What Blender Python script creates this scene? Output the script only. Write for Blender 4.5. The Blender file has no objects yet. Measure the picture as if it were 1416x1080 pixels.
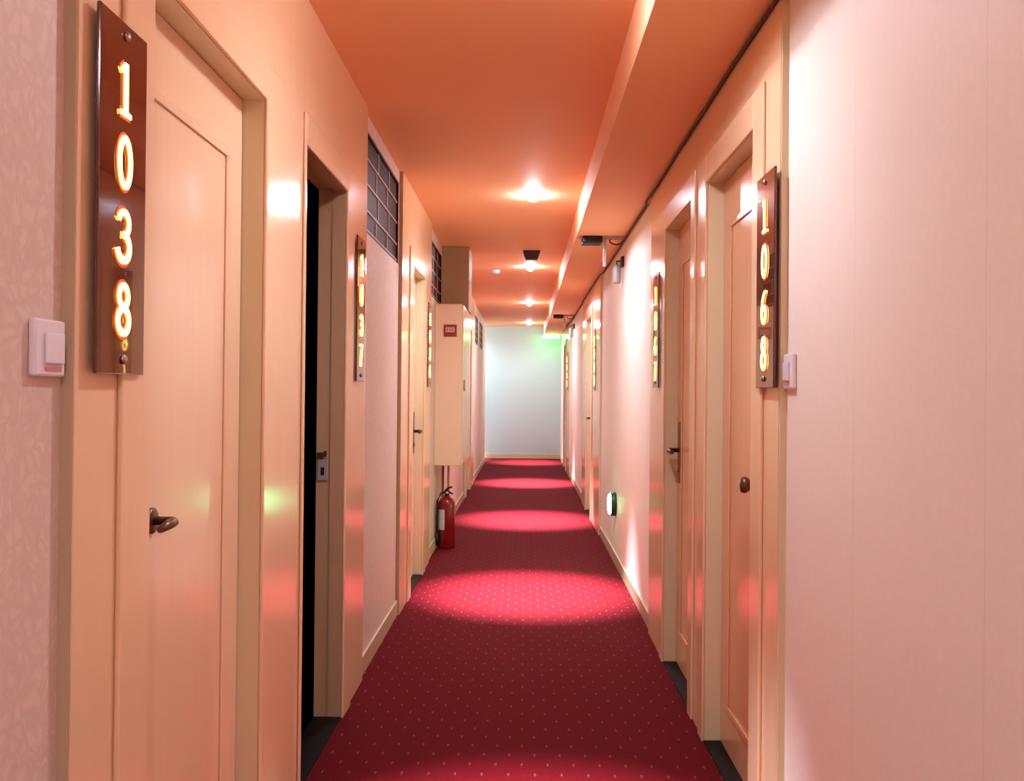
import bpy, math, random
from mathutils import Vector, Matrix

random.seed(7)
S = bpy.context.scene
COL = S.collection
PI = math.pi

# ------------------------------------------------------------------ dimensions (metres)
XL, XR = -0.711, 0.674          # wallpaper faces of the two long walls
ZC = 2.474                      # ceiling
TL, TR = -0.691, 0.654          # faces of the cream boards (20 mm proud of the wallpaper)
Y0, Y1 = -2.6, 16.95            # back and far end of the corridor
HEAD = 2.010                    # door opening height
BX, BZ = 0.3365, 2.296          # boxed beam: corridor side and underside

# ------------------------------------------------------------------ materials
def new_mat(name):
    m = bpy.data.materials.new(name); m.use_nodes = True
    nt = m.node_tree
    return m, nt, nt.nodes['Principled BSDF']

def plain(name, col, rough=0.5, spec=0.5, metal=0.0, coat=0.0, noise=0.0, nscale=6.0, stretch=None, bump=0.0):
    m, nt, p = new_mat(name)
    p.inputs['Base Color'].default_value = (*col, 1)
    p.inputs['Roughness'].default_value = rough
    p.inputs['Specular IOR Level'].default_value = spec
    p.inputs['Metallic'].default_value = metal
    p.inputs['Coat Weight'].default_value = coat
    p.inputs['Coat Roughness'].default_value = 0.12
    if noise or bump:
        tc = nt.nodes.new('ShaderNodeTexCoord')
        mp = nt.nodes.new('ShaderNodeMapping')
        if stretch: mp.inputs['Scale'].default_value = stretch
        nz = nt.nodes.new('ShaderNodeTexNoise')
        nz.inputs['Scale'].default_value = nscale; nz.inputs['Detail'].default_value = 4
        nt.links.new(tc.outputs['Object'], mp.inputs['Vector'])
        nt.links.new(mp.outputs['Vector'], nz.inputs['Vector'])
        if noise:
            mr = nt.nodes.new('ShaderNodeMix'); mr.data_type = 'RGBA'
            mr.inputs['A'].default_value = (*[c * (1 - noise) for c in col], 1)
            mr.inputs['B'].default_value = (*[min(1, c * (1 + noise)) for c in col], 1)
            nt.links.new(nz.outputs['Fac'], mr.inputs['Factor'])
            nt.links.new(mr.outputs['Result'], p.inputs['Base Color'])
        if bump:
            b = nt.nodes.new('ShaderNodeBump'); b.inputs['Strength'].default_value = bump
            b.inputs['Distance'].default_value = 0.002
            nt.links.new(nz.outputs['Fac'], b.inputs['Height'])
            nt.links.new(b.outputs['Normal'], p.inputs['Normal'])
    return m

def emit(name, col, strength, base=(0.8, 0.8, 0.8)):
    m, nt, p = new_mat(name)
    p.inputs['Base Color'].default_value = (*base, 1)
    p.inputs['Emission Color'].default_value = (*col, 1)
    p.inputs['Emission Strength'].default_value = strength
    return m

def wallpaper(name, WP_A, WP_B, seam):
    m, nt, p = new_mat(name)
    N, L = nt.nodes, nt.links
    tc = N.new('ShaderNodeTexCoord')
    # curling tone-on-tone figure
    nz = N.new('ShaderNodeTexNoise'); nz.inputs['Scale'].default_value = 9; nz.inputs['Distortion'].default_value = 1.6
    wv = N.new('ShaderNodeTexVoronoi'); wv.inputs['Scale'].default_value = 34; wv.feature = 'DISTANCE_TO_EDGE'
    add = N.new('ShaderNodeVectorMath'); add.operation = 'MULTIPLY_ADD'
    add.inputs[1].default_value = (0.09, 0.09, 0.09)
    L.new(tc.outputs['Object'], nz.inputs['Vector'])
    L.new(nz.outputs['Color'], add.inputs[0]); L.new(tc.outputs['Object'], add.inputs[2])
    L.new(add.outputs['Vector'], wv.inputs['Vector'])
    rp = N.new('ShaderNodeValToRGB')
    rp.color_ramp.elements[0].position = 0.05; rp.color_ramp.elements[0].color = (*WP_B, 1)
    rp.color_ramp.elements[1].position = 0.32; rp.color_ramp.elements[1].color = (*WP_A, 1)
    L.new(wv.outputs['Distance'], rp.inputs['Fac']); 
    sp = N.new('ShaderNodeSeparateXYZ'); L.new(tc.outputs['Object'], sp.inputs[0])
    wr = N.new('ShaderNodeMath'); wr.operation = 'PINGPONG'; wr.inputs[1].default_value = 0.265
    of = N.new('ShaderNodeMath'); of.operation = 'SUBTRACT'; of.inputs[1].default_value = seam
    L.new(sp.outputs['Y'], of.inputs[0]); L.new(of.outputs[0], wr.inputs[0])
    ls = N.new('ShaderNodeMath'); ls.operation = 'LESS_THAN'; ls.inputs[1].default_value = 0.0007; L.new(wr.outputs[0], ls.inputs[0])
    fd = N.new('ShaderNodeMath'); fd.operation = 'MULTIPLY'; fd.inputs[1].default_value = 0.35; L.new(ls.outputs[0], fd.inputs[0])
    ms = N.new('ShaderNodeMix'); ms.data_type = 'RGBA'; ms.inputs['B'].default_value = (*[c*0.5 for c in WP_B], 1)
    L.new(fd.outputs[0], ms.inputs['Factor']); L.new(rp.outputs['Color'], ms.inputs['A'])
    L.new(ms.outputs['Result'], p.inputs['Base Color'])
    fine = N.new('ShaderNodeTexNoise'); fine.inputs['Scale'].default_value = 420
    L.new(tc.outputs['Object'], fine.inputs['Vector'])
    b = N.new('ShaderNodeBump'); b.inputs['Strength'].default_value = 0.25; b.inputs['Distance'].default_value = 0.001
    L.new(fine.outputs['Fac'], b.inputs['Height']); L.new(b.outputs['Normal'], p.inputs['Normal'])
    p.inputs['Roughness'].default_value = 0.55; p.inputs['Specular IOR Level'].default_value = 0.3
    return m

def carpet():
    m, nt, p = new_mat('red_carpet')
    N, L = nt.nodes, nt.links
    tc = N.new('ShaderNodeTexCoord')
    nz = N.new('ShaderNodeTexNoise'); nz.inputs['Scale'].default_value = 130; nz.inputs['Detail'].default_value = 3
    L.new(tc.outputs['Object'], nz.inputs['Vector'])
    mix = N.new('ShaderNodeMix'); mix.data_type = 'RGBA'
    mix.inputs['A'].default_value = (*[c * 0.55 for c in CARPET], 1)
    mix.inputs['B'].default_value = (*[c * 1.45 for c in CARPET], 1)
    L.new(nz.outputs['Fac'], mix.inputs['Factor'])
    def dots(shift, radius):
        mp = N.new('ShaderNodeMapping'); mp.inputs['Scale'].default_value = (1 / 0.087, 1 / 0.16, 0)
        mp.inputs['Location'].default_value = (shift, shift, 0)
        fr = N.new('ShaderNodeVectorMath'); fr.operation = 'FRACTION'
        sb = N.new('ShaderNodeVectorMath'); sb.operation = 'SUBTRACT'; sb.inputs[1].default_value = (0.5, 0.5, 0)
        an = N.new('ShaderNodeVectorMath'); an.operation = 'MULTIPLY'; an.inputs[1].default_value = (1, 0.55, 0)
        ln = N.new('ShaderNodeVectorMath'); ln.operation = 'LENGTH'
        lt = N.new('ShaderNodeMath'); lt.operation = 'LESS_THAN'; lt.inputs[1].default_value = radius
        L.new(tc.outputs['Object'], mp.inputs['Vector']); L.new(mp.outputs['Vector'], fr.inputs[0])
        L.new(fr.outputs['Vector'], sb.inputs[0]); L.new(sb.outputs['Vector'], an.inputs[0]); L.new(an.outputs['Vector'], ln.inputs[0])
        L.new(ln.outputs['Value'], lt.inputs[0])
        return lt
    d1, d2 = dots(0.0, 0.042), dots(0.5, 0.042)
    mx = N.new('ShaderNodeMath'); mx.operation = 'MAXIMUM'
    L.new(d1.outputs[0], mx.inputs[0]); L.new(d2.outputs[0], mx.inputs[1])
    fade = N.new('ShaderNodeMath'); fade.operation = 'MULTIPLY'; fade.inputs[1].default_value = 0.6
    L.new(mx.outputs[0], fade.inputs[0])
    m2 = N.new('ShaderNodeMix'); m2.data_type = 'RGBA'; m2.inputs['B'].default_value = (0.28, 0.075, 0.05, 1)
    L.new(fade.outputs[0], m2.inputs['Factor']); L.new(mix.outputs['Result'], m2.inputs['A'])
    L.new(m2.outputs['Result'], p.inputs['Base Color'])
    b = N.new('ShaderNodeBump'); b.inputs['Strength'].default_value = 0.4; b.inputs['Distance'].default_value = 0.003
    L.new(nz.outputs['Fac'], b.inputs['Height']); L.new(b.outputs['Normal'], p.inputs['Normal'])
    p.inputs['Roughness'].default_value = 0.8; p.inputs['Specular IOR Level'].default_value = 0.05
    p.inputs['Sheen Weight'].default_value = 0.05; p.inputs['Sheen Roughness'].default_value = 0.3
    p.inputs['Sheen Tint'].default_value = (0.95, 0.62, 0.95, 1)
    return m

CARPET = (0.115, 0.0026, 0.0054)
M = {}
M['wallpaper'] = wallpaper('pale_wallpaper', (0.88, 0.81, 0.71), (0.868, 0.793, 0.69), 1.333)
M['wallpaper_left'] = wallpaper('patterned_mauve_wallpaper', (0.74, 0.59, 0.49), (0.67, 0.525, 0.435), 1.09)
M['carpet'] = carpet()
M['ceiling'] = plain('ceiling_paint', (0.97, 0.53, 0.29), 0.62, 0.25)
M['veneer'] = plain('cream_lacquered_board', (0.86, 0.595, 0.36), 0.16, 0.5, noise=0.03, nscale=5, stretch=(6, 6, 0.5))
M['door'] = plain('cream_door_lacquer', (0.85, 0.60, 0.38), 0.18, 0.5, noise=0.03, nscale=5, stretch=(8, 8, 0.4))
M['jamb'] = plain('cream_frame_lacquer', (0.76, 0.67, 0.42), 0.28, 0.5)
M['edge'] = plain('olive_board_edge', (0.50, 0.38, 0.24), 0.5, 0.3)
M['frame_brown'] = plain('tan_brown_frame', (0.50, 0.32, 0.18), 0.3, 0.5)
M['door_tan'] = plain('orange_tan_door_lacquer', (0.80, 0.46, 0.25), 0.17, 0.5, noise=0.04, nscale=5, stretch=(8, 8, 0.4))
M['stone'] = plain('dark_stone_sill', (0.006, 0.005, 0.005), 0.45, 0.12, noise=0.3, nscale=40)
M['dark_room'] = plain('painted_room_darkness', (0.004, 0.003, 0.003), 0.9, 0.0)  # the room's darkness is put into near-black paint
M['base'] = plain('baseboard_lacquer', (0.62, 0.46, 0.28), 0.3, 0.5)
M['endpaint'] = plain('pale_wall_paint', (0.47, 0.56, 0.54), 0.5, 0.3)
M['glass'] = plain('dark_glass', (0.022, 0.008, 0.009), 0.5, 0.1)
M['bars'] = plain('grey_glazing_bars', (0.42, 0.28, 0.24), 0.5, 0.4)
M['plate'] = plain('dark_red_acrylic', (0.10, 0.012, 0.004), 0.1, 0.5)
p_ = M['plate'].node_tree.nodes['Principled BSDF']
p_.inputs['Coat Weight'].default_value = 1.0; p_.inputs['Coat IOR'].default_value = 1.5; p_.inputs['Coat Roughness'].default_value = 0.02
M['halo'] = emit('red_numeral_halo', (1.0, 0.10, 0.008), 0.32, (0.2, 0.02, 0.01))  # emissive colour imitating the red halo around the lit digits
M['digit'] = emit('lit_amber_numeral', (1.0, 0.50, 0.08), 3.6)
M['steel'] = plain('brushed_steel', (0.45, 0.36, 0.30), 0.3, 0.5, metal=1.0)
M['bronze'] = plain('aged_bronze', (0.16, 0.085, 0.05), 0.35, 0.5, metal=0.8)
M['white'] = plain('white_plastic', (0.80, 0.76, 0.78), 0.35, 0.5)
M['pinkmark'] = plain('faded_red_print', (0.62, 0.22, 0.22), 0.5, 0.3)
M['cabinet'] = plain('cream_sheet_metal', (0.76, 0.56, 0.36), 0.2, 0.5)
M['brown'] = plain('brown_boxing', (0.42, 0.27, 0.12), 0.5, 0.3, noise=0.1)
M['red'] = plain('red_enamel', (0.22, 0.004, 0.006), 0.25, 0.5, coat=0.2)
M['darkred'] = plain('red_sign_frame', (0.26, 0.02, 0.012), 0.4, 0.4)
M['signpale'] = plain('pale_sign_face', (0.62, 0.36, 0.30), 0.5, 0.4)
M['black'] = plain('black_plastic', (0.012, 0.009, 0.009), 0.45, 0.4)
M['darkbrown'] = plain('dark_brown_plastic', (0.05, 0.014, 0.008), 0.5, 0.4)
M['label'] = plain('paper_label', (0.62, 0.58, 0.50), 0.6, 0.2)
M['grey'] = plain('grey_metal', (0.42, 0.38, 0.37), 0.4, 0.5, metal=0.2)
M['cable'] = plain('dark_cable_sheath', (0.10, 0.03, 0.015), 0.6, 0.3)
M['pipe'] = plain('painted_pipe', (0.30, 0.10, 0.06), 0.45, 0.4)
M['ring'] = plain('white_lamp_ring', (0.85, 0.82, 0.82), 0.3, 0.5)
M['lens'] = emit('lit_lamp_lens', (0.95, 0.93, 1.05), 260.0)
M['greenlit'] = emit('green_lit_face', (0.20, 1.0, 0.38), 30.0)
M['greensign'] = emit('lit_exit_face', (0.14, 1.0, 0.30), 17.0)
M['greendark'] = plain('dark_green_plastic', (0.01, 0.06, 0.03), 0.4, 0.5)

# ------------------------------------------------------------------ mesh helpers
class MB:
    def __init__(s): s.v = []; s.f = []; s.smooth = []
    def box(s, a, b):
        x0, y0, z0 = a; x1, y1, z1 = b
        n = len(s.v)
        s.v += [(x0,y0,z0),(x1,y0,z0),(x1,y1,z0),(x0,y1,z0),(x0,y0,z1),(x1,y0,z1),(x1,y1,z1),(x0,y1,z1)]
        for q in ((0,3,2,1),(4,5,6,7),(0,1,5,4),(1,2,6,5),(2,3,7,6),(3,0,4,7)):
            s.f.append(tuple(n+i for i in q)); s.smooth.append(False)
        return s
    def frustum(s, top, bot):               # two (x0,y0,x1,y1,z)
        n = len(s.v)
        for (x0,y0,x1,y1,z) in (bot, top):
            s.v += [(x0,y0,z),(x1,y0,z),(x1,y1,z),(x0,y1,z)]
        for q in ((0,3,2,1),(4,5,6,7),(0,1,5,4),(1,2,6,5),(2,3,7,6),(3,0,4,7)):
            s.f.append(tuple(n+i for i in q)); s.smooth.append(False)
        return s
    def lathe(s, prof, c=(0,0,0), axis='z', n=32, sx=1, sy=1):   # prof: (radius, height) pairs
        base = len(s.v)
        for r, h in prof:
            for k in range(n):
                a = 2*PI*k/n; u, w = r*math.cos(a)*sx, r*math.sin(a)*sy
                p = {'z': (u, w, h), 'x': (h, u, w), 'y': (u, h, w)}[axis]
                s.v.append((c[0]+p[0], c[1]+p[1], c[2]+p[2]))
        for i in range(len(prof)-1):
            for k in range(n):
                a0 = base+i*n+k; a1 = base+i*n+(k+1) % n
                s.f.append((a0, a1, a1+n, a0+n)); s.smooth.append(True)
        s.f.append(tuple(base+k for k in reversed(range(n)))); s.smooth.append(False)
        s.f.append(tuple(base+(len(prof)-1)*n+k for k in range(n))); s.smooth.append(False)
        return s
    def tube(s, pts, r, n=10):
        pts = [Vector(p) for p in pts]; base = len(s.v)
        for i, p in enumerate(pts):
            t = (pts[min(i+1, len(pts)-1)] - pts[max(i-1, 0)]).normalized()
            up = Vector((0,0,1)) if abs(t.z) < 0.9 else Vector((0,1,0))
            a = t.cross(up).normalized(); b = a.cross(t).normalized()
            rr = r[i] if isinstance(r, (list, tuple)) else r
            for k in range(n):
                an = 2*PI*k/n; s.v.append(tuple(p + a*rr*math.cos(an) + b*rr*math.sin(an)))
        for i in range(len(pts)-1):
            for k in range(n):
                a0 = base+i*n+k; a1 = base+i*n+(k+1) % n
                s.f.append((a0, a1, a1+n, a0+n)); s.smooth.append(True)
        s.f.append(tuple(base+k for k in reversed(range(n)))); s.smooth.append(False)
        s.f.append(tuple(base+(len(pts)-1)*n+k for k in range(n))); s.smooth.append(False)
        return s
    def ribbon(s, pts, w, d, fn, closed=False):    # flat stroke of width w, depth d; fn(u,v,depth) -> xyz
        n = len(pts); L = []
        ws = w if isinstance(w, (list, tuple)) else [w]*n
        for i in range(n):
            a = pts[(i-1) % n] if (closed or i > 0) else pts[i]
            b = pts[(i+1) % n] if (closed or i < n-1) else pts[i]
            t = Vector((b[0]-a[0], b[1]-a[1])).normalized(); nm = Vector((-t.y, t.x))*ws[i]/2
            L.append((pts[i][0]+nm.x, pts[i][1]+nm.y, pts[i][0]-nm.x, pts[i][1]-nm.y))
        base = len(s.v)
        for l in L:
            s.v += [fn(l[0],l[1],0), fn(l[2],l[3],0), fn(l[2],l[3],d), fn(l[0],l[1],d)]
        for i in range(n if closed else n-1):
            p, q = base+4*i, base+4*((i+1) % n)
            for e in range(4):
                s.f.append((p+e, q+e, q+(e+1) % 4, p+(e+1) % 4)); s.smooth.append(False)
        if not closed:
            s.f.append((base, base+1, base+2, base+3)); s.smooth.append(False)
            e = base+4*(n-1); s.f.append((e+3, e+2, e+1, e)); s.smooth.append(False)
        return s
    def build(s, name, mat, parent=None, bevel=0.0):
        me = bpy.data.meshes.new(name); me.from_pydata(s.v, [], s.f)
        for p, sm in zip(me.polygons, s.smooth): p.use_smooth = sm
        import bmesh
        bm = bmesh.new(); bm.from_mesh(me); bmesh.ops.recalc_face_normals(bm, faces=bm.faces); bm.to_mesh(me); bm.free()
        me.materials.append(M[mat])
        o = bpy.data.objects.new(name, me); COL.objects.link(o)
        if parent:
            o.parent = parent; o.matrix_parent_inverse = parent.matrix_world.inverted()
        if bevel:
            b = o.modifiers.new('bevel', 'BEVEL'); b.width = bevel; b.segments = 2; b.limit_method = 'ANGLE'
        return o

def tag(o, label, cat, group=None, kind=None):
    if label: o['label'] = label
    if cat: o['category'] = cat
    if group: o['group'] = group
    if kind: o['kind'] = kind
    return o

def empty(name, loc):
    o = bpy.data.objects.new(name, None); o.empty_display_size = 0.05
    o.location = loc; COL.objects.link(o)
    o.matrix_world = Matrix.Translation(loc)
    return o

def cells(lo, hi, cuts):
    e = sorted({lo, hi, *[c for c in cuts if lo < c < hi]})
    return list(zip(e[:-1], e[1:]))

def holed(mb, x0, x1, ya, yb, za, zb, holes):      # a board with rectangular holes
    for (a, b) in cells(ya, yb, [v for h in holes for v in h[:2]]):
        zs = [(h[2], h[3]) for h in holes if h[0] < (a+b)/2 < h[1]]
        z = za
        for (h0, h1) in sorted(zs):
            if h0 > z: mb.box((x0, a, z), (x1, b, h0))
            z = max(z, h1)
        if z < zb: mb.box((x0, a, z), (x1, b, zb))

# ------------------------------------------------------------------ openings
J = 0.02                                            # frame board thickness
LD = [(1.640, 2.358), (2.790, 3.441), (5.475, 6.125), (10.75, 11.45)]
RD = [(2.594, 3.262), (3.558, 4.215), (8.90, 9.62), (14.45, 15.15)]
LW = [(4.00, 5.005, 1.952, 2.405), (6.73, 7.60, 1.965, 2.385), (12.50, 13.45, 1.93, 2.33), (13.85, 14.85, 1.93, 2.33)]
LT = [(1.377, 3.900), (5.035, 6.60), (10.50, 12.30)]
RT = [(2.342, 4.740), (7.95, 10.30), (13.30, 15.45)]
def doorhole(d): return (d[0]-J, d[1]+J, -1, HEAD+J)
YB = 16.15                                          # left wall stops here: an assumed side passage opens, added to hold an unseen lamp
WT = 0.085

mb = MB(); mb.box((XL-0.3, Y0, -0.08), (XR+0.3, Y1, 0)); mb.box((-2.4, YB, -0.08), (XL-0.3, Y1, 0))
tag(mb.build('floor', 'carpet'), 'red carpet with small pale dots running the length of the corridor', 'floor', kind='structure')
mb = MB(); mb.box((XL-WT, Y0, ZC), (XR+WT, Y1, ZC+0.1)); mb.box((-2.4, YB-WT, ZC), (XL-WT, Y1, ZC+0.1))
tag(mb.build('ceiling', 'ceiling'), 'smooth painted ceiling over the corridor', 'ceiling', kind='structure')
mb = MB(); holed(mb, XL-WT, XL, Y0, YB, 0, ZC, [(a, b, -1, d) for a, b, c, d in map(doorhole, LD)] + LW)
tag(mb.build('wall_left', 'wallpaper_left'), 'patterned pinkish wallpapered long wall with the small high grid windows', 'wall', kind='structure')
mb = MB(); holed(mb, XR, XR+WT, Y0, Y1, 0, ZC, [doorhole(d) for d in RD])
tag(mb.build('wall_right', 'wallpaper'), 'pale wallpapered long wall under the boxed beam', 'wall', kind='structure')
mb = MB(); mb.box((-2.4, Y1, 0), (XR+WT, Y1+0.1, ZC))
tag(mb.build('wall_end', 'endpaint'), 'pale whitish wall closing the far end of the corridor', 'wall', kind='structure')
mb = MB(); mb.box((XL-WT, Y0-0.1, 0), (XR+WT, Y0, ZC))
tag(mb.build('wall_back', 'wallpaper'), 'wallpapered wall closing the corridor behind the viewpoint', 'wall', kind='structure')
mb = MB(); mb.box((-2.4, YB-WT, 0), (XL-WT, YB, ZC)); mb.box((-2.5, YB-WT, 0), (-2.4, Y1+0.1, ZC))
tag(mb.build('wall_passage', 'endpaint'), 'pale walls of the assumed side passage added at the far end for an unseen lamp', 'wall', kind='structure')
mb = MB(); mb.box((BX, Y0, BZ), (XR, Y1, ZC))
tag(mb.build('ceiling_beam', 'ceiling'), 'boxed-in beam running along the ceiling edge above the doors', 'beam', kind='structure')

# cream boards around the doors
tl = ['cream lacquered boards around the door numbered 1038 and the open doorway',
      'cream boards around the closed door before the wall cabinet',
      'cream boards beyond the wall cabinet']
tr = ['cream lacquered boards around the door numbered 1068 and its neighbour',
      'cream boards just beyond the round green exit light',
      'cream boards around the last door before the end wall']
for i, (a, b) in enumerate(LT):
    mb = MB(); holed(mb, XL, TL, a, b, 0, ZC, [doorhole(d) for d in LD])
    t = tag(mb.build('trim_%d' % (i+1), 'veneer'), tl[i], 'wall panelling', kind='structure')
    e = MB(); e.box((XL, a-0.004, 0), (TL-0.002, a, ZC)); e.build('edge_strip', 'edge', t)
for i, (a, b) in enumerate(RT):
    mb = MB(); holed(mb, TR, XR, a, b, 0, BZ, [doorhole(d) for d in RD])
    t = tag(mb.build('trim_%d' % (i+4), 'veneer'), tr[i], 'wall panelling', kind='structure')
    e = MB(); e.box((TR+0.002, a-0.006, 0), (XR, a, BZ)); e.build('edge_strip', 'jamb', t)

# baseboards
def gaps(lo, hi, trims):
    out = []; y = lo
    for a, b in sorted(trims):
        if a > y: out.append((y, a-0.01))
        y = b
    if y < hi: out.append((y, hi))
    return out
mb = MB()
for a, b in gaps(Y0, YB, LT): mb.box((XL, a, 0), (XL+0.012, b, 0.085))
tag(mb.build('baseboard_left', 'base', bevel=0.003), 'tan baseboard under the patterned wallpaper', 'baseboard', kind='structure')
mb = MB()
for a, b in gaps(Y0, Y1, RT): mb.box((XR-0.012, a, 0), (XR, b, 0.085))
tag(mb.build('baseboard_right', 'base', bevel=0.003), 'tan baseboard under the wall with the round green light', 'baseboard', kind='structure')
mb = MB(); mb.box((-2.4, Y1-0.012, 0), (XR-0.012, Y1, 0.09))
tag(mb.build('baseboard_end', 'base', bevel=0.003), 'tan baseboard along the far end wall', 'baseboard', kind='structure')

# ------------------------------------------------------------------ doors
def lever(parent, sx, xf, y, z, toward, mat='steel', ln=1.0):
    """steel lever on a small rose; sx = +1 points into the corridor from the left wall"""
    h = MB(); h.lathe([(0.0, 0), (0.026, 0), (0.026, 0.007*sx), (0.02, 0.010*sx), (0.0, 0.010*sx)], (xf, y, z), 'x', 24)
    o = h.build('handle', mat, parent)
    k = MB(); k.tube([(xf+sx*0.008, y, z), (xf+sx*0.045, y, z), (xf+sx*0.052, y+toward*0.012, z), (xf+sx*0.052, y+toward*0.055*ln, z-0.002), (xf+sx*0.050, y+toward*0.105*ln, z-0.006)],
                     [0.009, 0.009, 0.010, 0.010, 0.007], 12)
    k.build('lever', mat, o)
    return o

def long_handle(parent, sx, xf, y, z, toward, mat='bronze'):
    h = MB(); h.box((min(xf, xf+sx*0.008), y-0.022, z-0.15), (max(xf, xf+sx*0.008), y+0.022, z+0.13))
    o = h.build('handle', mat, parent, bevel=0.004)
    k = MB(); k.tube([(xf+sx*0.006, y, z), (xf+sx*0.05, y, z), (xf+sx*0.056, y+toward*0.012, z), (xf+sx*0.056, y+toward*0.12, z-0.004)], [0.010, 0.010, 0.011, 0.008], 12)
    k.build('lever', mat, o)
    c = MB(); c.lathe([(0.0, 0), (0.011, 0), (0.011, 0.006*sx), (0, 0.006*sx)], (xf+sx*0.008, y, z-0.09), 'x', 16); c.build('lock_cylinder', 'steel', o)
    return o

def door(n, side, d, label, leaf=True, casing_w=0.12, near_w=None):
    sx = 1 if side == 'L' else -1
    tf = TL if side == 'L' else TR                  # face of the boards
    y0, y1 = d
    root = empty('door_%d' % n, (tf - sx*0.06, (y0+y1)/2, 0))
    tag(root, label, 'door', kind='structure')
    def bx(mb, xa, xb, ya, yb, za, zb): mb.box((min(xa, xb), ya, za), (max(xa, xb), yb, zb))
    back = tf - sx*0.105
    j = MB()
    if leaf:
        for xa, xb, g in ((tf, back, 0),):
            bx(j, xa, xb, y0-J, y0, 0, HEAD); bx(j, xa, xb, y1, y1+J, 0, HEAD); bx(j, xa, xb, y0-J, y1+J, HEAD, HEAD+J)
    else:                                           # rebated frame, no leaf in it
        mid, bk = tf - sx*0.052, tf - sx*0.105
        bx(j, tf, mid, y0-J, y0, 0, HEAD); bx(j, tf, mid, y1, y1+J, 0, HEAD); bx(j, tf, mid, y0-J, y1+J, HEAD, HEAD+J)
        bx(j, mid, bk, y0-J, y0-0.006, 0, HEAD+0.006); bx(j, mid, bk, y1+0.006, y1+J, 0, HEAD+0.006); bx(j, mid, bk, y0-J, y1+J, HEAD+0.006, HEAD+J)
    j.build('jamb', 'jamb' if leaf else 'frame_brown', root)
    c = MB(); ct = tf + sx*0.010
    nw = near_w or casing_w
    bx(c, tf, ct, y0-nw, y0, 0, HEAD+0.10); bx(c, tf, ct, y1, y1+casing_w, 0, HEAD+0.10); bx(c, tf, ct, y0, y1, HEAD, HEAD+0.10)
    c.build('casing', 'veneer', root, bevel=0.004)
    t = MB(); bx(t, tf, back, y0, y1, 0.0, 0.006); t.build('sill', 'stone', root)
    if leaf:
        xf = tf - sx*0.057; xb = xf - sx*0.04
        l = MB(); bx(l, xf, xb, y0+0.003, y1-0.003, 0.008, HEAD-0.003)
        dm = 'door' if side == 'L' else 'door_tan'
        lo = l.build('leaf', dm, root)
        p = MB(); a, b, za, zb = y0+0.11, y1-0.11, 0.15, 1.85
        w = 0.022
        for (ya, yb, zc, zd) in ((a, b, za, za+w), (a, b, zb-w, zb), (a, a+w, za+w, zb-w), (b-w, b, za+w, zb-w)):
            bx(p, xf, xf+sx*0.006, ya, yb, zc, zd)
        p.build('moulding', dm, lo, bevel=0.0028)
        return root, lo, xf
    return root, None, None

r, lo, xf = door(1, 'L', LD[0], 'cream door with the lit number 1038 beside it and a steel lever', casing_w=0.16, near_w=0.12)
lever(lo, 1, xf, 1.80, 0.985, -1, 'bronze', 0.7)
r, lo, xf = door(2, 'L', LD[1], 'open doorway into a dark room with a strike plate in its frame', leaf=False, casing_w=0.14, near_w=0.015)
s = MB(); y = LD[1][1]+0.004
s.box((TL-0.098, y-0.006, 0.905), (TL-0.060, y, 0.985)); s.build('strike_plate', 'grey', r, bevel=0.002)
s = MB(); s.box((TL-0.086, y-0.008, 0.925), (TL-0.072, y-0.0055, 0.955)); s.build('strike_hole', 'black', r)
s = MB(); s.box((TL-0.100, y-0.012, 0.988), (TL-0.076, y, 1.012)); s.box((TL-0.074, y-0.009, 0.995), (TL-0.064, y, 1.018)); s.build('latch', 'darkbrown', r, bevel=0.002)
r, lo, xf = door(3, 'L', LD[2], 'closed cream door with a long dark handle plate before the wall cabinet', casing_w=0.14)
long_handle(lo, 1, xf, 6.04, 0.98, -1)
r, lo, xf = door(4, 'L', LD[3], 'cream door just beyond the wall cabinet')
lever(lo, 1, xf, 11.36, 0.98, -1)
r, lo, xf = door(5, 'R', RD[0], 'cream door with the lit number 1068 beside it and a dark knob', casing_w=0.08, near_w=0.11)
k = MB(); k.lathe([(0, 0), (0.024, 0), (0.024, -0.005), (0.010, -0.008), (0.010, -0.026), (0.021, -0.034), (0.026, -0.045), (0.022, -0.056), (0.0, -0.060)], (xf, 2.745, 0.975), 'x', 24)
k.build('knob', 'bronze', lo)
r, lo, xf = door(6, 'R', RD[1], 'cream door with a long bronze handle plate, next beyond number 1068', casing_w=0.08)
long_handle(lo, -1, xf, 4.14, 0.99, -1)
r, lo, xf = door(7, 'R', RD[2], 'cream door just beyond the round green exit light')
long_handle(lo, -1, xf, 9.52, 0.98, -1)
r, lo, xf = door(8, 'R', RD[3], 'cream door nearest the far end wall')
lever(lo, -1, xf, 15.05, 0.98, -1)

# the room behind the open doorway, its darkness painted on
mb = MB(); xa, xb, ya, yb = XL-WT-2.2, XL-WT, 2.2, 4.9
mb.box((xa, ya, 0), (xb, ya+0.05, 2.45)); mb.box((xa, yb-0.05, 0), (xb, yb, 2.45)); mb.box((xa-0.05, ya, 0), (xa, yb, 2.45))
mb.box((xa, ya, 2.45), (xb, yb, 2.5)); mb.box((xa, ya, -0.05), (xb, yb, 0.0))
tag(mb.build('wall_room', 'dark_room'), 'room seen through the open doorway, painted near-black for darkness', 'wall', kind='structure')

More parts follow.
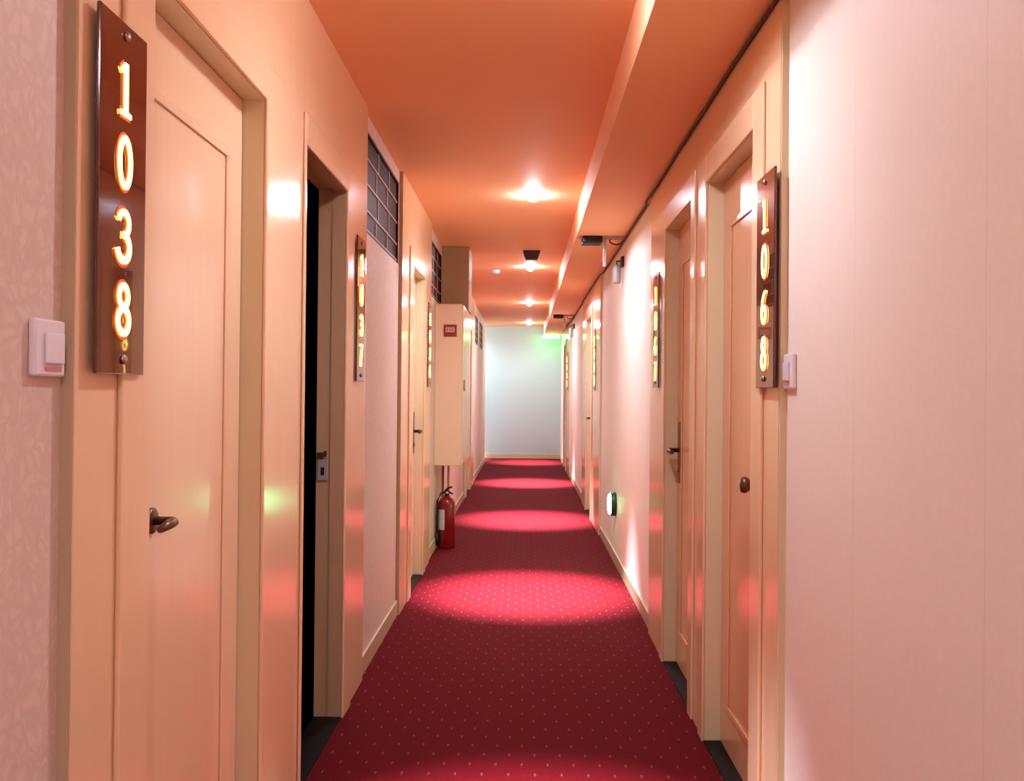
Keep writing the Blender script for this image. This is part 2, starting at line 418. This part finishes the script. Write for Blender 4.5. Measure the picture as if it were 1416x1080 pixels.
# ------------------------------------------------------------------ grid windows
wl = ['dark grid window high up between the open doorway and the next door',
      'dark grid window high up beside the brown boxing',
      'nearer of two small dark grid windows far down the corridor',
      'farther of two small dark grid windows, closest to the end wall']
for i, (a, b, za, zb) in enumerate(LW):
    root = tag(empty('window_%d' % (i+1), (XL-0.03, (a+b)/2, za)), wl[i], 'window', kind='structure')
    g = MB(); g.box((XL-0.03, a+0.012, za+0.012), (XL-0.012, b-0.012, zb-0.012)); g.build('pane', 'glass', root)
    f = MB(); w = 0.012
    f.box((XL-0.06, a, za), (XL-0.002, b, za+w)); f.box((XL-0.06, a, zb-w), (XL-0.002, b, zb))
    f.box((XL-0.06, a, za+w), (XL-0.002, a+w, zb-w)); f.box((XL-0.06, b-w, za+w), (XL-0.002, b, zb-w))
    f.build('window_frame', 'glass', root)
    q = MB(); H4 = (zb-za)/4
    for r_ in (0.95, 2, 3.0):
        q.box((XL-0.013, a+w, za+r_*H4-0.005), (XL-0.006, b-w, za+r_*H4+0.005))
    q.box((XL-0.013, a+w, za+w), (XL-0.006, b-w, za+w+0.012))
    for row in range(4):
        for c_ in (1, 2):
            yy = a + (b-a)*(c_/3.0 + (0.03 if row % 2 else -0.03))
            q.box((XL-0.013, yy-0.008, za+w+row*(H4-0.004)), (XL-0.007, yy+0.008, min(zb-w, za+w+(row+1)*(H4-0.004))))
    q.build('glazing_bar', 'bars', root)

# ------------------------------------------------------------------ number plates
def arc(cx, cy, rx, ry, a0, a1, n=14):
    return [(cx+rx*math.cos(math.radians(a0+(a1-a0)*i/n)), cy+ry*math.sin(math.radians(a0+(a1-a0)*i/n))) for i in range(n+1)]
def ring(cx, cy, rx, ry, n=26): return [(cx+rx*math.cos(2*PI*i/n), cy+ry*math.sin(2*PI*i/n)) for i in range(n)]
W = 0.17
GLYPH = {   # unit height 1; (points, width, closed)
 '1': [([(0.0, 0.0), (0.0, 0.97)], W, False), ([(-0.17, 0.80), (-0.02, 0.93)], 0.13, False), ([(-0.22, 0.045), (0.22, 0.045)], 0.10, False)],
 '0': [(ring(0, 0.5, 0.235, 0.43), 0.15, True)],
 '3': [(arc(-0.02, 0.725, 0.22, 0.20, 165, -90), 0.14, False), (arc(-0.03, 0.285, 0.26, 0.235, 90, -170), 0.16, False)],
 '8': [(ring(0, 0.735, 0.19, 0.19), 0.14, True), (ring(0, 0.29, 0.235, 0.225), 0.15, True)],
 '6': [(ring(0, 0.285, 0.225, 0.22), 0.15, True), ([(-0.225, 0.29), (-0.215, 0.48), (-0.14, 0.70), (-0.02, 0.85), (0.15, 0.95)], [0.15, 0.15, 0.14, 0.13, 0.09], False)],
 '7': [([(-0.24, 0.93), (0.235, 0.93)], 0.13, False), ([(0.21, 0.90), (0.06, 0.55), (-0.03, 0.25), (-0.06, 0.0)], [0.11, 0.13, 0.16, 0.17], False)],
 '5': [([(0.20, 0.93), (-0.17, 0.93)], 0.12, False), ([(-0.17, 0.95), (-0.20, 0.56)], 0.12, False), (arc(-0.03, 0.32, 0.25, 0.255, 130, -160), 0.15, False)],
}
PLATES = []
def number_plate(side, y, text, label, zt=1.862, zb_=1.272, w=0.176):
    sx = 1 if side == 'L' else -1
    xb = (TL if side == 'L' else TR) + sx*0.0105
    root = empty('number_sign', (xb, y+w/2, zb_))
    tag(root, label, 'number sign', 'lit room number plates')
    T = 0.007
    b = MB(); b.box((min(xb, xb+sx*T), y, zb_), (max(xb, xb+sx*T), y+w, zt)); b.build('plate_body', 'plate', root, bevel=0.002)
    cy = y + w*0.5
    hgt = 0.092
    for i, ch in enumerate(text):
        zc = zt - 0.112 - i*0.1225
        m_ = MB()
        fn = lambda u, v, d: (xb+sx*(T+d), cy+sx*u*hgt*0.95, zc+(v-0.5)*hgt)
        for pts, ww, cl in GLYPH[ch]: m_.ribbon(pts, [q*0.85 for q in ww] if isinstance(ww, list) else ww*0.85, 0.004, fn, cl)
        nu = m_.build('numeral', 'digit', root)
        m_ = MB()
        for pts, ww, cl in GLYPH[ch]: m_.ribbon(pts, [q+0.10 for q in ww] if isinstance(ww, list) else ww+0.10, 0.0012, fn, cl)
        m_.build('numeral_halo', 'halo', nu)  # wider glowing outline added as the digit's halo
    for zz in (zt-0.022, zb_+0.025):
        s_ = MB(); s_.lathe([(0, 0), (0.0085, 0), (0.0085, sx*0.003), (0.005, sx*0.006), (0, sx*0.0065)], (xb+sx*T, cy+0.004, zz), 'x', 18); s_.build('screw', 'steel', root)
    return root
number_plate('L', 1.410, '1038', 'dark red plate with glowing digits 1038, nearest on the wall', 1.861, 1.273, 0.176)
number_plate('R', 2.330, '1068', 'dark red plate with glowing digits 1068 beside a pale doorbell', 1.838, 1.266, 0.176)
number_plate('L', 3.605, '1037', 'narrow lit number plate on the far side of the open dark doorway', 1.874, 1.287, 0.176)
number_plate('R', 4.350, '1067', 'narrow lit number plate beside the door with the long bronze handle', 1.838, 1.276, 0.176)
number_plate('L', 6.280, '1036', 'lit number plate between the closed door and the wall cabinet', 1.868, 1.278, 0.176)
number_plate('R', 8.270, '1066', 'lit number plate just beyond the round green exit light', 1.84, 1.268, 0.176)
number_plate('R', 13.70, '1065', 'lit number plate closest to the far end wall', 1.86, 1.268, 0.176)

# ------------------------------------------------------------------ doorbell switches
def doorbell(side, ya, yb, za, zb, label):
    sx = 1 if side == 'L' else -1
    xw = XL if side == 'L' else XR
    root = tag(empty('doorbell_switch', (xw, (ya+yb)/2, za)), label, 'doorbell', 'white doorbell buttons')
    def bx(x_a, x_b, a, b, c, d, nm, mt, bv):
        m_ = MB(); m_.box((min(x_a, x_b), a, c), (max(x_a, x_b), b, d)); return m_.build(nm, mt, root, bevel=bv)
    bx(xw, xw+sx*0.012, ya, yb, za, zb, 'cover_plate', 'white', 0.004)
    wy, wz = yb-ya, zb-za
    bx(xw+sx*0.012, xw+sx*0.017, ya+wy*0.28, yb-wy*0.12, za+wz*0.22, zb-wz*0.24, 'button', 'white', 0.002)
    bx(xw+sx*0.012, xw+sx*0.0135, ya+wy*0.30, yb-wy*0.16, za+wz*0.10, za+wz*0.17, 'name_strip', 'pinkmark', 0)
doorbell('L', 1.280, 1.364, 1.266, 1.350, 'white square doorbell on the patterned wallpaper beside plate 1038')
doorbell('R', 2.252, 2.330, 1.264, 1.352, 'white doorbell on the pale wallpaper beside plate 1068')

# ------------------------------------------------------------------ cabinet, boxing, extinguisher
CX = -0.487
root = tag(empty('wall_cabinet', (XL, 7.55, 0.67)), 'tall cream metal cabinet on the wall above the red fire extinguisher', 'cabinet')
m_ = MB(); m_.box((XL, 7.08, 0.665), (CX-0.012, 8.02, 1.935)); m_.build('cabinet_body', 'cabinet', root, bevel=0.006)
m_ = MB(); m_.box((CX-0.012, 7.085, 0.672), (CX, 8.015, 1.928)); dr = m_.build('cabinet_door', 'cabinet', root, bevel=0.004)
m_ = MB(); m_.box((CX, 7.16, 1.25), (CX+0.012, 7.185, 1.34)); m_.build('latch', 'steel', dr, bevel=0.003)
m_ = MB(); m_.box((XL, 7.63, 1.937), (CX+0.004, 8.04, ZC))
tag(m_.build('brown_boxing', 'brown', bevel=0.004), 'brown boxing from the cabinet top up to the ceiling', 'boxing')
root = tag(empty('wall_sign', (-0.588, 7.08, 1.68)), 'small dark red sign with a pale panel on the cabinet side', 'sign')
m_ = MB(); m_.box((-0.640, 7.066, 1.678), (-0.540, 7.0795, 1.772)); m_.build('sign_frame', 'darkred', root, bevel=0.003)
m_ = MB(); m_.box((-0.626, 7.063, 1.712), (-0.556, 7.066, 1.750)); m_.build('sign_face', 'signpale', root)
m_ = MB()
for k in range(3): m_.box((-0.617+k*0.021, 7.0615, 1.719), (-0.611+k*0.021, 7.063, 1.743))
m_.build('sign_mark', 'darkred', root)

ex, ey = -0.618, 7.22
root = tag(empty('fire_extinguisher', (ex, ey, 0)), 'red fire extinguisher with a black valve standing under the wall cabinet', 'fire extinguisher')
m_ = MB(); m_.lathe([(0, 0.0), (0.064, 0.0), (0.068, 0.008), (0.068, 0.34), (0.064, 0.368), (0.05, 0.392), (0.028, 0.405), (0.022, 0.415), (0, 0.415)], (ex, ey, 0), 'z', 32)
cyl = m_.build('cylinder_body', 'red', root)
m_ = MB(); m_.lathe([(0, 0.413), (0.018, 0.413), (0.020, 0.45), (0.014, 0.468), (0, 0.468)], (ex, ey, 0), 'z', 20)
m_.box((ex-0.016, ey-0.02, 0.43), (ex-0.002, ey+0.012, 0.452)); vv = m_.build('valve', 'black', root)
m_ = MB(); m_.tube([(ex-0.012, ey-0.005, 0.452), (ex+0.015, ey-0.02, 0.478), (ex+0.045, ey-0.045, 0.49)], [0.008, 0.009, 0.007]); m_.tube([(ex-0.01, ey, 0.440), (ex+0.02, ey-0.02, 0.446), (ex+0.052, ey-0.04, 0.432)], [0.008, 0.008, 0.006]); m_.build('grip', 'black', vv)
m_ = MB(); m_.lathe([(0, 0), (0.014, 0), (0.014, -0.012), (0, -0.012)], (ex+0.004, ey-0.02, 0.44), 'y', 18); m_.build('gauge', 'steel', vv)
m_ = MB(); m_.tube([(ex-0.012, ey, 0.445), (ex-0.045, ey-0.03, 0.435), (ex-0.068, ey-0.05, 0.38), (ex-0.072, ey-0.052, 0.25), (ex-0.072, ey-0.052, 0.12)], [0.009]*5); hs = m_.build('hose', 'black', root)
m_ = MB(); m_.lathe([(0, 0.03), (0.019, 0.03), (0.012, 0.125), (0, 0.125)], (ex-0.072, ey-0.052, 0), 'z', 18); m_.build('nozzle', 'black', hs)
m_ = MB()                                           # curved paper label
n = 9
for k in range(n):
    a0, a1 = math.radians(198+k*7), math.radians(198+(k+1)*7)
    b0 = len(m_.v); R_ = 0.0692
    m_.v += [(ex+R_*math.cos(a0), ey+R_*math.sin(a0), 0.15), (ex+R_*math.cos(a1), ey+R_*math.sin(a1), 0.15), (ex+R_*math.cos(a1), ey+R_*math.sin(a1), 0.31), (ex+R_*math.cos(a0), ey+R_*math.sin(a0), 0.31)]
    m_.f.append((b0, b0+1, b0+2, b0+3)); m_.smooth.append(True)
m_.build('paper_label', 'label', cyl)
for (px, mat_, lab) in ((-0.668, 'pipe', 'thin reddish pipe below the cabinet, nearer the wall'), (-0.622, 'edge', 'thin tan pipe below the cabinet behind the extinguisher')):
    m_ = MB(); m_.lathe([(0, 0.0), (0.010, 0.0), (0.010, 0.662), (0, 0.662)], (px, 7.42, 0), 'z', 14)
    m_.lathe([(0.0, 0.0), (0.017, 0.0), (0.017, 0.012), (0.0, 0.012)], (px, 7.42, 0), 'z', 14)
    tag(m_.build('water_pipe', mat_), lab, 'pipe')

# ------------------------------------------------------------------ round exit light low on the right wall
ey_, ez_ = 6.66, 0.432
root = tag(empty('exit_sign', (XR, ey_, ez_)), 'round green lit exit light low on the wall past the second door', 'exit sign')
m_ = MB(); m_.lathe([(0, 0), (0.086, 0), (0.088, -0.006), (0.088, -0.034), (0.082, -0.040), (0, -0.040)], (XR, ey_, ez_), 'x', 36); m_.build('housing', 'greendark', root)
m_ = MB(); m_.lathe([(0, -0.040), (0.078, -0.040), (0.070, -0.052), (0.045, -0.058), (0, -0.060)], (XR, ey_, ez_), 'x', 36); m_.build('lit_face', 'greenlit', root)
m_ = MB(); fn = lambda u, v, d: (XR-0.0555-d, ey_-u, ez_+v)
m_.ribbon([(-0.004, 0.004), (0.006, 0.024)], 0.018, 0.004, fn); m_.ribbon([(-0.004, 0.004), (0.016, -0.010), (0.012, -0.034)], 0.009, 0.004, fn)
m_.ribbon([(-0.004, 0.004), (-0.014, -0.014), (-0.032, -0.020)], 0.009, 0.004, fn); m_.ribbon([(0.006, 0.022), (0.022, 0.014), (0.030, 0.022)], 0.007, 0.004, fn)
m_.ribbon([(0.006, 0.022), (-0.012, 0.020), (-0.020, 0.006)], 0.007, 0.004, fn); m_.ribbon(ring(0.013, 0.036, 0.005, 0.005, 10), 0.009, 0.004, fn, True)
m_.build('running_figure', 'greendark', root)

# ------------------------------------------------------------------ under-beam units and cable
def beam_unit(y, label_box, label_lamp):
    root = tag(empty('emergency_lamp_box', (0.52, y, BZ-0.05)), label_box, 'emergency light', 'dark boxes under the beam')
    m_ = MB(); m_.box((0.372, y-0.03, BZ-0.048), (0.508, y+0.11, BZ)); m_.build('box_body', 'black', root, bevel=0.01)
    m_ = MB(); m_.box((0.508, y-0.012, BZ-0.022), (0.655, y+0.02, BZ)); m_.build('mounting_rail', 'bars', root, bevel=0.003)
    m_ = MB(); m_.box((0.512, y-0.008, BZ-0.205), (0.534, y+0.012, BZ-0.022)); m_.build('hanger', 'grey', root, bevel=0.003)
    m_ = MB(); m_.tube([(0.565, y, BZ-0.018)] + [(0.60+0.045*math.cos(math.radians(a)), y, BZ-0.025+0.03*math.sin(math.radians(a))) for a in range(190, 355, 15)] + [(0.655, y, BZ-0.018)], 0.005, 8); m_.build('cable_loop', 'cable', root)
    root = tag(empty('wall_spot_lamp', (XR, y+0.2, 2.05)), label_lamp, 'lamp', 'small grey lamps on the wall under the beam')
    m_ = MB(); m_.box((XR-0.02, y+0.17, 2.12), (XR, y+0.25, 2.19)); m_.build('wall_bracket', 'black', root, bevel=0.003)
    m_ = MB(); m_.lathe([(0, 2.005), (0.027, 2.005), (0.030, 2.02), (0.030, 2.11), (0.020, 2.135), (0, 2.135)], (XR-0.048, y+0.21, 0), 'z', 24); m_.build('lamp_head', 'grey', root)
    m_ = MB(); m_.tube([(XR-0.048, y+0.21, 2.13), (XR-0.048, y+0.21, 2.16), (XR-0.015, y+0.21, 2.16)], 0.006, 8); m_.build('arm', 'black', root)
beam_unit(6.05, 'dark flat box under the beam, above and before the round green exit light', 'small grey cylinder lamp under the nearer dark box on the beam')
beam_unit(12.20, 'dark flat box under the beam far down the corridor', 'small grey cylinder lamp under the far dark box on the beam')

pts = []
y = -1.0
while y < 15.5:
    sag = 0.010*math.sin(y*1.1) + (0.02*math.sin(min(1, max(0, (y-3.6)/1.6))*PI))*0.8
    pts.append((XR-0.009 - (0.014 if 2.2 < y < 4.9 or 7.8 < y < 10.4 or 13.1 < y < 15.5 else 0) - 0.004, y, BZ-0.010-max(0, sag)))
    y += 0.12
m_ = MB(); m_.tube(pts, 0.0065, 8)
tag(m_.build('cable', 'cable'), 'dark cable running along the corner under the beam', 'cable')

# ------------------------------------------------------------------ ceiling fittings
m_ = MB(); m_.frustum((-0.030, 7.80, 0.122, 7.94, ZC), (-0.005, 7.82, 0.097, 7.92, ZC-0.072))
tag(m_.build('ceiling_detector', 'darkbrown', bevel=0.004), 'dark brown tapered detector on the ceiling before the second lamp', 'detector')
m_ = MB(); m_.lathe([(0, ZC), (0.045, ZC), (0.043, ZC-0.018), (0.025, ZC-0.03), (0, ZC-0.032)], (-0.31, 9.12, 0), 'z', 24)
tag(m_.build('smoke_detector', 'ring'), 'small pale round detector on the ceiling beside the second lamp', 'detector')

LIGHTS = [(0.038, -0.5), (0.038, 2.35), (0.038, 5.62), (0.038, 8.84), (0.045, 12.4), (0.06, 16.0), (-1.35, 16.55)]
LL = ['round ceiling lamp behind the viewpoint', 'round ceiling lamp above the first doors', 'bright round ceiling lamp, nearest one in view', 'ceiling lamp just beyond the dark tapered detector',
      'third ceiling lamp in view along the corridor', 'ceiling lamp closest to the end wall', 'added unseen ceiling lamp in the assumed side passage at the end']  # the last lamp is added out of view to brighten the end wall
LAMP = (0.83, 0.96, 1.16)
POWER = [0.82, 0.52, 1.15, 1.2, 1.2, 0.7, 1.4]     # the lamps do not all burn equally bright
for i, (x, y) in enumerate(LIGHTS):
    root = tag(empty('ceiling_light', (x, y, ZC)), LL[i], 'ceiling light', 'round recessed ceiling lamps')
    m_ = MB(); prof = [(0.0335, ZC), (0.055, ZC), (0.055, ZC-0.003), (0.046, ZC-0.007), (0.034, ZC-0.005), (0.0335, ZC)]
    base = 0
    m_.lathe(prof, (x, y, 0), 'z', 32); m_.f = m_.f[:-2]; m_.smooth = m_.smooth[:-2]; m_.build('trim_ring', 'ring', root)
    m_ = MB(); m_.lathe([(0.0, ZC-0.001), (0.0325, ZC-0.001), (0.0325, ZC-0.008), (0.031, ZC-0.020), (0.025, ZC-0.031), (0.014, ZC-0.038), (0.0, ZC-0.040)], (x, y, 0), 'z', 32); m_.build('lens', 'lens', root)
    for nm, watt, ang, bl in (('beam', 1800, 39, 1.0), ('flood', 42, 168, 1.0)):
        ld = bpy.data.lights.new('lamp_'+nm, 'SPOT'); ld.energy = watt*POWER[i]; ld.color = LAMP
        ld.spot_size = math.radians(ang); ld.spot_blend = bl; ld.shadow_soft_size = 0.035
        lo = bpy.data.objects.new('lamp_'+nm, ld); COL.objects.link(lo)
        lo.parent = root; lo.location = (0, 0, -0.085)

# green exit sign at the far end under the ceiling
root = tag(empty('exit_sign', (0.47, 16.58, 2.23)), 'green lit exit sign under the ceiling at the far end', 'exit sign')
m_ = MB(); m_.box((0.30, 16.56, 2.228), (0.64, 16.60, BZ)); m_.build('sign_box', 'greendark', root, bevel=0.003)
m_ = MB(); m_.box((0.31, 16.554, 2.234), (0.63, 16.56, 2.288)); m_.build('lit_face', 'greensign', root)
m_ = MB(); m_.box((0.31, 16.60, 2.234), (0.63, 16.606, 2.288)); m_.build('lit_face', 'greensign', root)

# ------------------------------------------------------------------ world, camera, view
w = bpy.data.worlds.new('World'); S.world = w; w.use_nodes = True
w.node_tree.nodes['Background'].inputs['Color'].default_value = (0.02, 0.015, 0.012, 1)
w.node_tree.nodes['Background'].inputs['Strength'].default_value = 0.0

cam = bpy.data.cameras.new('camera'); co = bpy.data.objects.new('camera', cam); COL.objects.link(co)
yaw, pit, rol = 0.01451, 0.00666, 0.00925
fw = Vector((-math.sin(yaw)*math.cos(pit), math.cos(yaw)*math.cos(pit), math.sin(pit)))
rt = Vector((math.cos(yaw), math.sin(yaw), 0)); up = rt.cross(fw)
r2 = rt*math.cos(rol)+up*math.sin(rol); u2 = -rt*math.sin(rol)+up*math.cos(rol)
mw = Matrix((r2, u2, -fw)).transposed().to_4x4(); mw.translation = (0, 0, 1.25)
co.matrix_world = mw
cam.sensor_width = 36; cam.lens = 36*1250/1416; cam.shift_y = -6.65/1416
cam.clip_start = 0.02
S.camera = co
S.view_settings.view_transform = 'Standard'; S.view_settings.look = 'None'
S.view_settings.gamma = 1; S.view_settings.use_curve_mapping = False
S.view_settings.exposure = 0.87
try:
    S.cycles.max_bounces = 14; S.cycles.diffuse_bounces = 8; S.cycles.glossy_bounces = 4
    S.cycles.sample_clamp_indirect = 6
except Exception: pass
